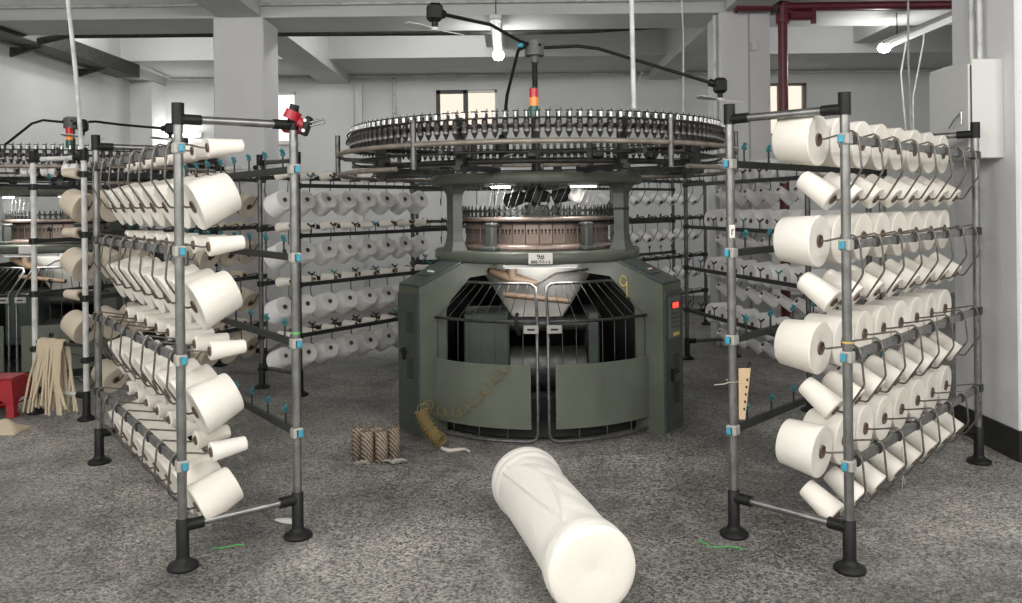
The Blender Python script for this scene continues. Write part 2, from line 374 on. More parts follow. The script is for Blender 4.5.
# ceiling lights
def batten(x,y0,y1,z,lit_end,label,group=None):
    L_=y1-y0; t=empty('ceiling_light',(x,(y0+y1)/2,z)); tag(t,label,'ceiling light',group)
    MB(M['box']).box((0,0,.03),(.12,L_,.05),bev=.01).obj('housing',t)
    for sx in (-.035,.035): MB(M['lampsoft'] if not lit_end else M['lampdim']).tube([(sx,-L_/2+.03,-.012),(sx,L_/2-.03,-.012)],.016,10).obj('tube',t)
    for yy in (-L_*.35,L_*.35): MB(M['blackm']).cyl((0,yy,.055),(0,yy,ZC-z),.006,n=6).obj('hanger',t)
    if lit_end:
        MB(M['lamp']).lathe([(0,-.075),(.05,-.06),(.07,-.02),(.06,.02),(.03,.04),(0,.045)],16,(0,L_/2+.06,-.0)).obj('lamp_bulb',t)
        MB(M['box']).cyl((0,L_/2-.02,.03),(0,L_/2+.06,.03),.03).obj('lamp_holder',t)
    return t
batten(-.13,7.85,9.6,3.40,True,'narrow white ceiling light with a glaring bulb above the machine')
batten(4.38,7.7,9.4,3.40,True,'narrow white ceiling light with a glaring bulb at the right')
for i,(x,y) in enumerate([(-4.2,-3.2),(-1.2,-3.2),(1.8,-3.2),(4.8,-3.2),(-4.2,.4),(-1.4,.4),(1.8,.4),(4.8,.4)]):
    batten(x,y-.6,y+.6,3.5,False,'lit twin tube ceiling light behind the camera','ceiling lights behind the camera') if False else None

def area(name,loc,rot,size,sy,power,col=(1,.98,.955)):
    l=bpy.data.lights.new(name,'AREA'); l.energy=power; l.size=size; l.shape='RECTANGLE'; l.size_y=sy; l.color=col
    o=bpy.data.objects.new(name,l); COL.objects.link(o); o.location=loc; o.rotation_euler=rot; return o
def point(name,loc,power,r=.05,col=(1,.98,.955)):
    l=bpy.data.lights.new(name,'POINT'); l.energy=power; l.shadow_soft_size=r; l.color=col
    o=bpy.data.objects.new(name,l); COL.objects.link(o); o.location=loc; return o

# ------------------------------------------------------------------ yarn cones
def cone_mesh(rb,rt,L,ym):
    y=MB(ym); big=rb>.1; c=.031 if big else .023; d=.022 if big else .017
    y.lathe([(c,.003),(c+.004,.001),(rb-.004,0),(rb,.004),(rt,L-.005),(rt-.005,L),(d+.004,L-.001),(d,L-.003)],32,closed=True)
    y=y.obj('yarn_package')
    k=MB(M['core']).lathe([(c-.0005,-.004),(c-.003,-.005),(c-.0045,-.003),(d-.004,L+.003),(d-.003,L+.005),(d-.0005,L+.004)],18,closed=True).obj('core_tube')
    for o in (y,k):
        m=o.modifiers.new('e','EDGE_SPLIT'); m.split_angle=math.radians(40)
    dg=bpy.context.evaluated_depsgraph_get(); dg.update()
    a=bpy.data.meshes.new_from_object(y.evaluated_get(dg)); b=bpy.data.meshes.new_from_object(k.evaluated_get(dg))
    bpy.data.objects.remove(y); bpy.data.objects.remove(k); return a,b
KIND={'big':cone_mesh(.122,.098,.192,M['yarn']),'bigd':cone_mesh(.122,.107,.176,M['yarn']),'small':cone_mesh(.046,.034,.165,M['yarn']),'fat':cone_mesh(.061,.046,.172,M['yarn']),
      'bigw':cone_mesh(.121,.098,.185,M['yarnw']),'fatw':cone_mesh(.054,.042,.172,M['yarnw']),
      'bigb':cone_mesh(.111,.096,.165,M['yarnw']),'bigt':cone_mesh(.121,.098,.185,M['yarnt']),'smallt':cone_mesh(.046,.034,.165,M['yarnt']),'smallw':cone_mesh(.046,.034,.165,M['yarnw'])}
def cone(kind,pos,axis,label,group,sc=1.):
    e=bpy.data.objects.new('yarn_cone',None); COL.objects.link(e); e.empty_display_size=.05
    q=Vector(axis).to_track_quat('Z','Y'); e.rotation_mode='QUATERNION'; e.rotation_quaternion=q; e.location=pos; e.scale=(sc,sc,1)
    a,b=KIND[kind]
    for nm,me in (('yarn_package',a),('core_tube',b)):
        o=bpy.data.objects.new(nm,me); COL.objects.link(o); o.parent=e
    return tag(e,label,'yarn cone',group)

ORD=['nearest the near post','second from the near post','third from the near post','fourth from the near post','fifth from the near post','third from the far post','second from the far post','nearest the far post']
ROW=['top row','second row','third row','bottom row']

# ------------------------------------------------------------------ creel racks
RAILZ=[1.87,1.41,.925,.455]
INZ=[1.785,1.357,.94,.507]
def rack(p_out, p_in, far_out, label, side, postm, rodm, railm, small, big, low_big, present, group, tension=True, blues=(), label_rack='left front rack'):
    """p_out/p_in: near posts of the outer and inner face; far_out: far post of the outer face"""
    po,pi,fo=Vector((*p_out,0)),Vector((*p_in,0)),Vector((*far_out,0))
    d=(fo-po); L=d.length; d.normalize(); inw=(pi-po); W=inw.length
    inw=inw-d*inw.dot(d); W=inw.length; inw.normalize(); m=1 if d.cross(inw).z>0 else -1
    rz=math.atan2(d.y,d.x); root=empty('yarn_creel_rack',po,rz); tag(root,label,'yarn rack')
    def P(t,s,z): return Vector((t,m*s,z))
    H=2.05
    for t in (0,L):
        for s in (0,W):
            post=MB(postm).cyl(P(t,s,.17),P(t,s,H),.021,n=14).obj('post',root)
            ft=MB(M['black']); ft.lathe([(0,0),(.066,0),(.070,.008),(.065,.018),(.042,.03),(.031,.042),(.028,.055),(.028,.215),(.022,.22),(0,.22)],20,P(t,s,0)).obj('foot',post)
            jt=MB(M['black']); jt.cyl(P(t,s,H-.075),P(t,s,H+.022),.027,n=14); jt.obj('joint',post)
    for t in (0,L):
        b=MB(postm).cyl(P(t,.05,H-.05),P(t,W-.05,H-.05),.019,n=12).obj('end_bar',root)
        [MB(M['black']).cyl(P(t,u,H-.05),P(t,v,H-.05),.024,n=12).obj('joint',b) for u,v in ((0,.10),(W,W-.10))]
        b=MB(postm).cyl(P(t,.05,.185),P(t,W-.05,.185),.017,n=12).obj('end_bar',root)
        [MB(M['black']).cyl(P(t,u,.185),P(t,v,.185),.026,n=12).obj('joint',b) for u,v in ((0,.09),(W,W-.09))]
    for t in (0,L):
        for s in (0,W):
            for z in (RAILZ if s==0 else INZ):
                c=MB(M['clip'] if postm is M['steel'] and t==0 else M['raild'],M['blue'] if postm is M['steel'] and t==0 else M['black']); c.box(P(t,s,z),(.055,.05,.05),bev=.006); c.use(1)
                c.box(P(t-.031 if t==0 else t+.031,s+.006,z),(.012,.022,.034),bev=.003); c.obj('clamp',root)
    ts=[.08+(L-.18)/7*i for i in range(8)]
    for r,z in enumerate(RAILZ):
        MB(railm).box(P(L/2,-.0,z),(L+.06,.022,.036)).obj('rail',root)
        for i,t in enumerate(ts):
            MB(M['blackm']).box(P(t,-.002,z),(.028,.032,.044),bev=.005).obj('peg_clamp',root)
            bo=(-.26) ; th=math.radians(24 if low_big else 35)
            # bent peg
            lift=.035 if (low_big and r==3) else 0.
            e0=P(t,.083 if low_big else .088,z-.262+lift)
            ax=P(0,math.cos(th),math.sin(th))
            hb=.19 if low_big else .17
            pts=[P(t,.012,z+.012),P(t,-.004,z+.03),P(t,-.022,z+.022),P(t,-.030,z-.01),P(t,-.040,z-.125),P(t,-.034,z-.142),P(t,.040,z-.257+lift),P(t,.052,z-.264+lift)]
            pts+= [e0+ax*.0, e0+ax*(hb*.8)]
            MB(rodm).tube(pts,.0048,7).obj('bent_peg',root)
            # straight peg
            s0=P(t,.15,z+(.012 if low_big else .010)); ax2=P(0,math.cos(.07),math.sin(.07))
            MB(rodm).tube([P(t,-.012,z+.0),P(t,-.02,z+.028),P(t,.0,z+.04),P(t,.12,z+.012),s0,s0+ax2*.14],.0045,7).obj('straight_peg',root)
            for which in (0,1):
                if not present(r,i,which): continue
                isbig=(which==1)==low_big     # which 1 = bent position
                kind=big if isbig else small
                size='large' if isbig else 'small'
                if which==1: p,a=e0,ax
                else: p,a=s0,ax2
                if kind is None: continue
                M4=root.matrix_basis if False else Matrix.Translation(po)@Matrix.Rotation(rz,4,'Z')
                wp=M4@p; wa=(Matrix.Rotation(rz,3,'Z')@a)
                wa=(wa+Vector((random.uniform(-.03,.03),random.uniform(-.03,.03),random.uniform(-.04,.04)))).normalized()
                cone(kind,wp,wa,'%s cone %s, %s, %s'%(size,ORD[i],ROW[r],label_rack),'%s cones on the %s'%(size,label_rack),(.88 if (low_big and r==3 and i==0 and isbig) else 1)*random.uniform(.95,1.0))
    if tension:
        for r,z in enumerate(INZ):
            MB(M['raild']).box(P(L/2,W,z),(L+.06,.02,.034)).obj('rail',root)
            for i,t in enumerate(ts):
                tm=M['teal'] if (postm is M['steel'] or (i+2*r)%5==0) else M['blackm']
                q=MB(M['blackm'],tm); t2=t+.06
                q.cyl(P(t2,W,z),P(t2,W,z+.075),.005,n=6); q.use(1); q.box(P(t2,W,z+.082),(.036,.016,.018),bev=.004); q.cyl(P(t2-.016,W,z+.084),P(t2-.024,W-.02,z+.102),.007,.010,n=8); q.cyl(P(t2+.014,W,z+.086),P(t2+.024,W+.014,z+.102),.005,n=6)
                q.obj('yarn_tensioner',root)
    return root
ALL=lambda r,i,w: True
rA=rack((-1.48,3.61),(-1.02,3.89),(-2.62,5.12),'large steel yarn rack in the left foreground loaded with cream cones','L',M['steel'],M['rod'],M['rail'],'small','big',True,ALL,'a',label_rack='left front rack')
rD=rack((1.45,3.51),(1.08,3.92),(2.83,4.93),'large steel yarn rack in the right foreground loaded with white cones','R',M['steel'],M['rod'],M['rail'],'fat','bigd',False,ALL,'d',label_rack='right front rack')
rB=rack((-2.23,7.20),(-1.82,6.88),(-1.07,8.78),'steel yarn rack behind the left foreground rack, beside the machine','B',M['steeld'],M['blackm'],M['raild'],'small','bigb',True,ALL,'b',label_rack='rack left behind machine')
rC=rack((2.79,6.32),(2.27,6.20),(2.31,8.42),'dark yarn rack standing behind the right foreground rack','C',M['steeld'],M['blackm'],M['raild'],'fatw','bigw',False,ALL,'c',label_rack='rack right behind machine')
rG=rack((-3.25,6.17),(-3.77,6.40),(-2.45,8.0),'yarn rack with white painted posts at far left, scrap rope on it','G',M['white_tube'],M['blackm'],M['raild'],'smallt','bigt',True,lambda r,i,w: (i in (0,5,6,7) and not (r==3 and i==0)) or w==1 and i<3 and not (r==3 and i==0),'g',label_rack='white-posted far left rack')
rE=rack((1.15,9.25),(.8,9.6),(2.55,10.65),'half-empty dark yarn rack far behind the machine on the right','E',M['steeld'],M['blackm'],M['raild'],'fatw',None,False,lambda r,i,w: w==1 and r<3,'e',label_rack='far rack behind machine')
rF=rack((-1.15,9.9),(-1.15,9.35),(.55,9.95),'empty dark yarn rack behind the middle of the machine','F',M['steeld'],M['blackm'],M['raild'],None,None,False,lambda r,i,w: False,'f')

# ------------------------------------------------------------------ knitting machine
def polar(R,th,z):   # th measured from the front (-Y), positive to the right
    return Vector((R*math.sin(th),-R*math.cos(th),z))
def arc(R,a,b,z,n): return [polar(R,a+(b-a)*i/n,z) for i in range(n+1)]
DEG=math.radians
_feeder=None; _cam=None; _guide=None
def feeder_mesh():
    f=MB(M['feeder'],M['chrome'],M['blackm'])
    # local: x tangential, y outward, z up, origin on ring line z=0
    f.box((0,.0,0),(.034,.085,.030),bev=.006)
    f.cyl((0,.024,.014),(0,.024,.046),.020,.016,n=10); f.box((0,.01,.058),(.030,.03,.042),bev=.006)
    f.use(1).cyl((0,.034,.046),(0,.034,.080),.0105,n=10); f.box((0,.049,.06),(.011,.006,.040),bev=.002)
    f.use(2).box((0,.022,.086),(.040,.034,.006)); f.cyl((-.014,.02,.086),(-.014,.02,.104),.003,n=5)
    f.use(0).cyl((0,.024,-.012),(0,.024,-.030),.021,n=12); f.use(1).cyl((0,.024,-.030),(0,.024,-.044),.0235,.021,n=12)
    f.use(0).cyl((0,.024,-.044),(0,.024,-.074),.021,.007,n=12); f.cyl((0,.024,-.07),(0,.024,-.08),.008,.004,n=8)
    f.use(2).tube([(.015,.03,.0),(.024,.062,.006),(.028,.07,-.02)],.0035,6)
    o=f.obj('yarn_feeder'); me=o.data; bpy.data.objects.remove(o); return me
def cam_mesh():
    c=MB(M['copper'],M['slot']); w=2*.545*math.tan(PI/36)*.985
    c.box((0,0,.09),(w,.022,.165),bev=.002); c.use(1)
    for k in (-1,0,1):
        c.cyl((k*w*.3,.008,.105),(k*w*.3,.0125,.105),.009,n=10); c.box((k*w*.3,.0105,.09),(.008,.004,.028))
    o=c.obj('cam_box'); me=o.data; bpy.data.objects.remove(o); return me
def guide_mesh():
    g=MB(M['blackm']); g.box((0,0,.025),(.012,.012,.07)); g.cyl((0,0,.06),(0,0,.085),.007,.003,n=6); g.box((0,.0,.042),(.026,.01,.022))
    o=g.obj('yarn_guide'); me=o.data; bpy.data.objects.remove(o); return me
def place(me,name,parent,p,th):
    o=bpy.data.objects.new(name,me); COL.objects.link(o); o.parent=parent; o.location=p; o.rotation_euler=(0,0,th+PI); return o

def machine(center, hub_z, label, main=True, rot=0):
    global _feeder,_cam,_guide
    if not _feeder: _feeder,_cam,_guide=feeder_mesh(),cam_mesh(),guide_mesh()
    root=empty('circular_knitting_machine',(*center,0),rot); tag(root,label,'knitting machine')
    G=M['green']
    # bed
    MB(G).lathe([(.50,1.185),(.785,1.185),(.80,1.20),(.80,1.255),(.785,1.268),(.50,1.268)],72,closed=True).obj('bed_ring',root)
    # cylinder
    MB(M['copper']).lathe([(.50,1.268),(.635,1.268),(.64,1.30),(.58,1.318),(.53,1.318)],72,closed=False).obj('cylinder_base',root)
    core=MB(M['slot']).lathe([(.525,1.27),(.525,1.49)],48).obj('needle_cylinder',root)
    for i in range(36):
        th=2*PI*(i+.5)/36; place(_cam,'cam_box',root,polar(.548,th,1.31),th)
    MB(M['copper']).lathe([(.5,1.48),(.625,1.48),(.63,1.485),(.63,1.507),(.62,1.512),(.5,1.512)],72,closed=True).obj('top_ring',root)
    MB(M['slot']).lathe([(.57,1.465),(.60,1.465),(.60,1.48),(.57,1.48)],60,closed=True).obj('gap_ring',root)
    for i in range(72):
        th=2*PI*i/72; place(_guide,'yarn_guide',root,polar(.60,th,1.512),th)
    MB(M['blackm']).tube(arc(.60,0,2*PI*59/60,1.553,59),.005,6,closed=True).obj('guide_wire',root)
    # small brackets
    for a in (-32,32,90,148,-148,-90):
        th=DEG(a); R=Matrix.Rotation(th,3,'Z')
        b=MB(M['colgrey']); b.box(polar(.655,th,1.36),(.07,.07,.19),R,bev=.012); b.box(polar(.66,th,1.285),(.13,.11,.035),R,bev=.01); b.box(polar(.63,th,1.458),(.075,.12,.03),R,bev=.01); b.obj('bracket',root)
    # columns and upper ring
    for a in (-58,58,180):
        th=DEG(a); R=Matrix.Rotation(th,3,'Z'); c=MB(M['colgrey'])
        prof=[(1.26,.085),(1.29,.072),(1.33,.058),(1.40,.048),(1.62,.048),(1.68,.052),(1.72,.07),(1.75,.095)]
        for (z0,w0),(z1,w1) in zip(prof,prof[1:]):
            vs=[]
            for z,w in ((z0,w0),(z1,w1)):
                for sx,sy in ((-1,-1),(1,-1),(1,1),(-1,1)): vs.append(polar(.73,th,z)+R@Vector((sx*w,sy*w*.8,0)))
            c.add(vs,[(0,1,5,4),(1,2,6,5),(2,3,7,6),(3,0,4,7)])
        c.obj('column',root)
        MB(M['black']).box(polar(.73,th,1.565),(.10,.082,.018),R).obj('column_strap',root) if a==58 else None
    MB(M['greenl']).lathe([(.62,1.752),(.815,1.752),(.825,1.762),(.825,1.818),(.81,1.83),(.62,1.83)],72,closed=True).obj('upper_ring',root)
    # centre shaft and dial
    s=MB(M['blackm']); s.cyl((0,0,1.5),(0,0,2.35),.035,n=14); s.box((0,0,1.80),(1.25,.06,.04)); s.box((0,0,1.80),(.06,1.25,.04)); s.cyl((0,0,1.62),(0,0,1.70),.11,n=18); s.obj('centre_shaft',root)
    MB(M['greenl']).lathe([(0,1.60),(.09,1.60),(.10,1.575),(.11,1.52),(.2,1.515),(.48,1.505),(.48,1.49),(0,1.49)],40).obj('dial',root)
    if main:
        f=MB(M['black']); f.cyl((-.13,-.25,1.66),(-.22,-.33,1.63),.058,n=16); f.cyl((.13,-.25,1.66),(.24,-.30,1.68),.055,n=16); f.tube([(-.13,-.25,1.66),(0,0,1.74),(.13,-.25,1.66)],.012,6); f.obj('lint_blower',root)
        w=MB(M['framew']); w.lathe([(0,0),(.03,.002),(.055,.02),(.06,.05),(.045,.085),(.05,.11),(.02,.125),(0,.125)],14); o=w.obj('white_cap',root); o.location=(.26,-.36,1.62); o.rotation_euler=(.2,.6,0)
    # lamps under the upper ring
    for i,a in enumerate((-23,27)):
        th=DEG(a); R=Matrix.Rotation(th,3,'Z')
        lm=MB(M['box'],M['lampsoft'] if (i or not main) else M['lamp']); lm.box(polar(.70,th,1.742),(.22,.05,.018),R); lm.use(1).box(polar(.70,th,1.728),(.13 if (i==0) else .20,.03,.012),R); lm.obj('work_lamp',root)
    # structure carrying the feeder ring
    MB(M['blackm']).lathe([(1.325,2.085),(1.40,2.085),(1.40,2.10),(1.325,2.10)],96,closed=True).obj('feeder_ring',root)
    MB(M['blackm']).tube(arc(1.46,0,2*PI*95/96,2.135,95),.006,6,closed=True).obj('ring_wire',root)
    MB(M['pipe']).tube(arc(1.53,0,2*PI*95/96,1.985,95),.017,8,closed=True).obj('pipe_ring',root)
    MB(M['blackm']).lathe([(1.20,1.865),(1.245,1.865),(1.245,1.90),(1.20,1.90)],80,closed=True).obj('lower_ring',root)
    MB(M['blackm']).tube(arc(1.42,0,2*PI*95/96,1.93,95),.009,6,closed=True).obj('belt_ring',root)
    MB(M['pipe']).tube(arc(1.52,DEG(38),DEG(322),1.838,60),.016,8).obj('pipe_ring',root)
    NF=136
    stuff=MB(M['feeder'],M['chrome'],M['blackm'])
    bmsh=_feeder
    order=sorted(range(NF), key=lambda i:-math.cos(2*PI*i/NF))
    near=set(order[:100])
    for i in range(NF):
        th=2*PI*(i+.5)/NF; p=polar(1.40,th,2.095)
        if i in near: place(_feeder,'yarn_feeder',root,p,th)
        else:
            Rm=Matrix.Rotation(th+PI,3,'Z'); vs=[p+Rm@v.co for v in bmsh.vertices]; off=len(stuff.v); stuff.v+=[tuple(v) for v in vs]
            for pl in bmsh.polygons: stuff.f.append([q+off for q in pl.vertices]); stuff.m.append(pl.material_index); stuff.sm.append(pl.use_smooth)
    o=stuff.obj('yarn_feeder',root); o['kind']='stuff'
    for a in (-80,-32,32,80,128,-128,176): 
        th=DEG(a)
        MB(M['steeld']).cyl(polar(1.53,th,1.83),polar(1.53,th,2.14),.019,n=10).obj('ring_post',root)
    for a in (-24,24,62,-62,102,-102,155,-155):
        th=DEG(a); R=Matrix.Rotation(th,3,'Z')
        MB(M['blackm']).box(polar(1.28,th,1.985),(.05,.05,.36),R).obj('ring_post',root)
        MB(M['blackm']).box(polar(1.02,th,1.845),(.045,.62,.035),R).obj('radial_arm',root)
        MB(M['blackm']).box(polar(1.385,th,1.93),(.03,.32,.025),R).obj('outrigger',root)
    for a in range(-170,180,20):
        th=DEG(a+7); MB(M['blackm']).box(polar(1.235,th,1.925),(.07,.06,.05),Matrix.Rotation(th,3,'Z'),bev=.01).obj('drive_pulley',root)
    # yarn running down to the needles
    ys=MB(M['yarnw'])
    for i in range(72):
        th=2*PI*(i+.5)/72; ys.tube([polar(.64,th+.12,1.75),polar(.605,th,1.565)],.0007,4,caps=False)
    o=ys.obj('yarn_strand',root); o['kind']='stuff'
    # mast, hub, tower lamp, fan arms
    MB(M['black']).cyl((0,0,2.3),(0,0,hub_z-.05),.022,n=12).obj('mast',root)
    hb=MB(M['ringgrey'],M['black']); hb.cyl((0,0,hub_z-.065),(0,0,hub_z+.04),.078,n=24); hb.cyl((0,0,hub_z+.04),(0,0,hub_z+.055),.06,n=20); hb.cyl((0,0,hub_z-.12),(0,0,hub_z-.065),.035,n=14)
    for k in range(4): hb.use(1).cyl(polar(.06,k*PI/2+.5,hub_z+.01),polar(.088,k*PI/2+.5,hub_z+.01),.012,n=8)
    hb.obj('fan_hub',root)
    tw=MB(M['tower_green'],M['tower_orange'],M['tower_red'],M['ringgrey']); tx,ty=(-.02,-.32) if main else (0,-.05); tz=2.28 if main else hub_z-.25
    tw.cyl((tx,ty,tz-.02),(tx,ty,tz+.06),.034,n=16); tw.use(1).cyl((tx,ty,tz+.06),(tx,ty,tz+.125),.034,n=16); tw.use(2).cyl((tx,ty,tz+.125),(tx,ty,tz+.19),.034,n=16); tw.use(3).cyl((tx,ty,tz+.19),(tx,ty,tz+.205),.034,.015,n=16)
    o=tw.obj('signal_tower',root)
    if main: MB(M['black']).cyl((tx,ty,1.84),(tx,ty,tz-.02),.014,n=8).obj('tower_pole',root)
    def fan(pts,fr,bladeang,tilt):
        a=MB(M['black']).tube(pts,.013,8).obj('fan_arm',root); p=Vector(pts[-1]); q=Vector(pts[-2]); dr=(p-q).normalized()
        mt=MB(M['black']); mt.cyl(p-dr*.02,p+dr*.03,.03,n=10); mt.box(p+dr*.07,(.095,.085,.115),Matrix.Rotation(fr,3,'Z'),bev=.02); mt.cyl(p+dr*.07+Vector((0,0,-.06)),p+dr*.07+Vector((0,0,-.10)),.02,n=10); mo=mt.obj('fan_motor',a)
        b=MB(M['whitefan']); c0=p+dr*.07+Vector((0,0,-.105)); b.cyl(c0+Vector((0,0,-.01)),c0+Vector((0,0,.01)),.025,n=10)
        for s in (0,PI):
            R=Matrix.Rotation(bladeang+s,3,'Z')@Matrix.Rotation(tilt*(1 if s==0 else -1),3,'Y')@Matrix.Rotation(.25,3,'X')
            out=[(.02,-.012),(.08,-.03),(.17,-.032),(.19,0),(.17,.03),(.08,.028),(.02,.012)]; vs=[c0+R@Vector((x,y,z)) for z in (-.0025,.0025) for x,y in out]; k=len(out)
            b.add(vs,[list(range(k)),list(range(k,2*k))]+[(i,(i+1)%k,(i+1)%k+k,i+k) for i in range(k)])
        b.obj('fan_blade',a)
    h=hub_z
    if main:
        fan([(-.05,-.05,h+.02),(-.12,-.1,h+.035),(-.33,-.75,h+.02),(-.63,-1.25,h-.02)],.4,.25,.15)
        fan([(.07,0,h),(.34,-.02,h+.005),(.5,-.04,h-.02),(1.33,-.25,h-.33)],.2,.1,.1)
        MB(M['blue']).box((-.115,-.09,h-.0),(.05,.06,.035),bev=.008).obj('arm_clamp',root)
        fan([(-.08,-.08,h-.01),(-.13,-.12,h-.04),(-.22,-.34,h-.42),(-.255,-.55,h-.76)],.1,1.9,.2)
    else:
        fan([(-.07,0,h),(-.27,-.05,h+.02),(-.36,-.1,h-.02),(-.43,-.5,h-.3)],.2,.1,.1)
        fan([(.07,0,h),(.28,-.05,h),(.6,-.2,h-.05),(1.12,-.35,h-.11)],.2,.3,.1)
        fan([(.05,-.06,h-.02),(.25,-.3,h-.03),(.56,-.85,h-.12)],.2,.3,.1)
    # legs / cabinets
    for a,side in ((-53,-1),(53,1),(180,0)):
        th=DEG(a); rad=polar(1,th,0); tan=Vector((math.cos(th),math.sin(th),0)); w=.143
        prof=[(.94,.0),(1.16,.0),(1.16,1.035),(.80,1.185),(.50,1.185),(.50,1.10),(.74,1.08),(.90,.93),(.94,.86)]
        cab=MB(G); cab.prism(prof,2*w,tan*w,rad,(0,0,1)) if rad.cross(Vector((0,0,1))).dot(tan)<0 else cab.prism(prof,2*w,-tan*w,rad,(0,0,1))
        co=cab.obj('side_cabinet',root)
        if side==0: continue
        R=Matrix.Rotation(th,3,'Z')
        d=MB(M['greend']); d.box(rad*1.166+Vector((0,0,.505)),(2*w-.006,.014,.97),R,bev=.004); door=d.obj('cabinet_door',co)
        for zz in (.40,.72 if side<0 else .20):
            v=MB(M['slot'])
            for k in range(9): v.box(rad*1.174+tan*(.03)+Vector((0,0,zz+k*.017)),(.085,.004,.006),R)
            v.obj('vent_slots',door)
        hd=MB(M['black']); hd.box(rad*1.182+tan*(-.045)+Vector((0,0,.40 if side>0 else .56)),(.03,.02,.09),R,bev=.005); hd.box(rad*1.195+tan*(-.025)+Vector((0,0,.42 if side>0 else .58)),(.075,.016,.016),R,bev=.004); hd.obj('door_handle',door)
        # sloping lid
        sl=Vector((-.36,0,.15)).normalized(); sr=rad*(-.923)+Vector((0,0,.385)); sr.normalize(); nn=rad*.385+Vector((0,0,.923)); nn.normalize()
        Rs=Matrix((tan,-sr,nn)).transposed()
        lid=MB(M['greend']); lid.box(rad*.98+Vector((0,0,1.11))+nn*.008,(2*w-.004,.385,.014),Rs,bev=.004); lo=lid.obj('cabinet_lid',co)
        pc=rad*.97+Vector((0,0,1.114))+nn*.018
        kp=MB(M['greend'],M['paper'],M['red'],M['tower_green']); kp.box(pc,(.16,.13,.006),Rs)
        for k in range(4): kp.use(2 if (k==3 and side>0) else (3 if k==0 else 1)).cyl(pc+tan*(-.05+.033*k)-sr*.01,pc+tan*(-.05+.033*k)-sr*.01+nn*.012,.008,n=10)
        kp.obj('button_panel',lo)
        if side>0:
            pp=rad*1.176+Vector((0,0,.80)); R2=R
            cp=MB(M['ringgrey']); cp.box(pp,(.17,.008,.29),R2,bev=.002); cpo=cp.obj('control_panel',co)
            di=MB(M['slot'],M['led']); di.box(pp+rad*.006+tan*.0+Vector((0,0,.085)),(.10,.006,.05),R2); di.use(1)
            for k in range(5): 
                for zz in (.067,.085,.103): di.box(pp+rad*.010+tan*(-.036+.018*k)+Vector((0,0,zz)),(.009,.003,.003),R2)
                for dx in (-.0045,.0045): di.box(pp+rad*.010+tan*(-.036+.018*k+dx)+Vector((0,0,.085)),(.0025,.003,.036),R2)
            di.obj('led_display',cpo)
            bt=MB(M['greend'],M['chalk'])
            for ii in range(3):
                for jj in range(4): bt.box(pp+rad*.006+tan*(-.045+.045*ii)+Vector((0,0,.03-.032*jj)),(.026,.006,.016),R2)
            bt.use(1).box(pp+rad*.006+tan*(.02)+Vector((0,0,-.118)),(.09,.004,.022),R2); bt.obj('keypad',cpo)
        if side>0 and main:
            # chalked figure 9 on the front of the right cabinet
            nrm=-tan; p0=rad*.855-tan*(w+.004)+Vector((0,0,1.05)); pts=[]
            for k in range(15):
                a_=DEG(20+330*k/14); pts.append(p0+rad*(.026*math.cos(a_))+Vector((0,0,.036*math.sin(a_))))
            pts+=[p0+rad*.027+Vector((0,0,.0)),p0+rad*.028+Vector((0,0,-.06)),p0+rad*.026+Vector((0,0,-.12))]
            MB(M['chalk']).tube(pts,.0035,6).obj('chalk_number',co)
    # doors
    Rb,Rt,zm,zt,zb=1.04,.76,.822,1.05,.03
    for sg in (-1,1):
        a0,a1,a2=DEG(2.0)*sg,DEG(47)*sg,DEG(43.5)*sg
        dr=empty('safety_door',(0,0,0)); dr.parent=root
        p=[]
        r_=.05
        p+=[polar(Rb,a0,zm)]
        p+=[polar(Rb,a0,zb+r_),polar(Rb,a0+DEG(.8)*sg,zb+.015),polar(Rb,a0+DEG(3)*sg,zb)]
        p+=arc(Rb,a0+DEG(5)*sg,a1-DEG(3)*sg,zb,18)
        p+=[polar(Rb,a1-DEG(.8)*sg,zb+.015),polar(Rb,a1,zb+r_),polar(Rb,a1,zm-.03),polar(Rb-.01,a1,zm)]
        p+=[polar(Rt+.03,a2+DEG(1.2)*sg,zt-.022),polar(Rt+.008,a2-DEG(.5)*sg,zt-.002)]
        p+=arc(Rt,a2-DEG(3)*sg,a0+DEG(7)*sg,zt,14)
        p+=[polar(Rt+.006,a0+DEG(3)*sg,zt-.004),polar(Rt+.04,a0+DEG(.5)*sg,zt-.03)]
        MB(M['steeld']).tube(p,.0115,8,closed=True).obj('door_frame',dr)
        MB(M['blackm']).tube(arc(Rb,a0,a1,zm,20),.011,8).obj('cross_bar',dr)
        rods=8
        for k in range(1,rods+1):
            f=k/(rods+.6); ab=a0+(a1-a0)*f; at=a0+(a2-a0)*f
            MB(M['blackm']).tube([polar(Rb,ab,.50),polar(Rb,ab,zm),polar(Rt,at,zt)],.003,6).obj('door_rod',dr)
        for k in range(1,4):
            ab=a0+(a1-a0)*k/4; MB(M['steeld']).cyl(polar(Rb,ab,zb),polar(Rb,ab,.12),.004,n=6).obj('door_rod',dr)
        b0,b1=sorted((DEG(4.5)*sg,DEG(45.3)*sg))
        pn=MB(M['greenl']); vs=[]; K=24
        for i in range(K+1):
            a_=b0+(b1-b0)*i/K
            for (R_,z) in ((Rb+.014,.115),(Rb+.014,.537),(Rb+.005,.537),(Rb+.005,.115)): vs.append(polar(R_,a_,z))
        fs=[(4*i+q,4*(i+1)+q,4*(i+1)+(q+1)%4,4*i+(q+1)%4) for i in range(K) for q in range(4)]+[(0,1,2,3),(4*K,4*K+3,4*K+2,4*K+1)]
        pn.add(vs,fs,False); pno=pn.obj('door_panel',dr)
        R=Matrix.Rotation(DEG(4)*sg,3,'Z')
        lt=MB(M['clip'],M['slot']); lt.box(polar(Rb+.012,DEG(4.2)*sg,.775),(.10,.014,.055),R,bev=.003); lt.use(1).box(polar(Rb+.021,DEG(4.2)*sg,.775),(.05,.004,.012),R); lt.obj('door_latch',dr)
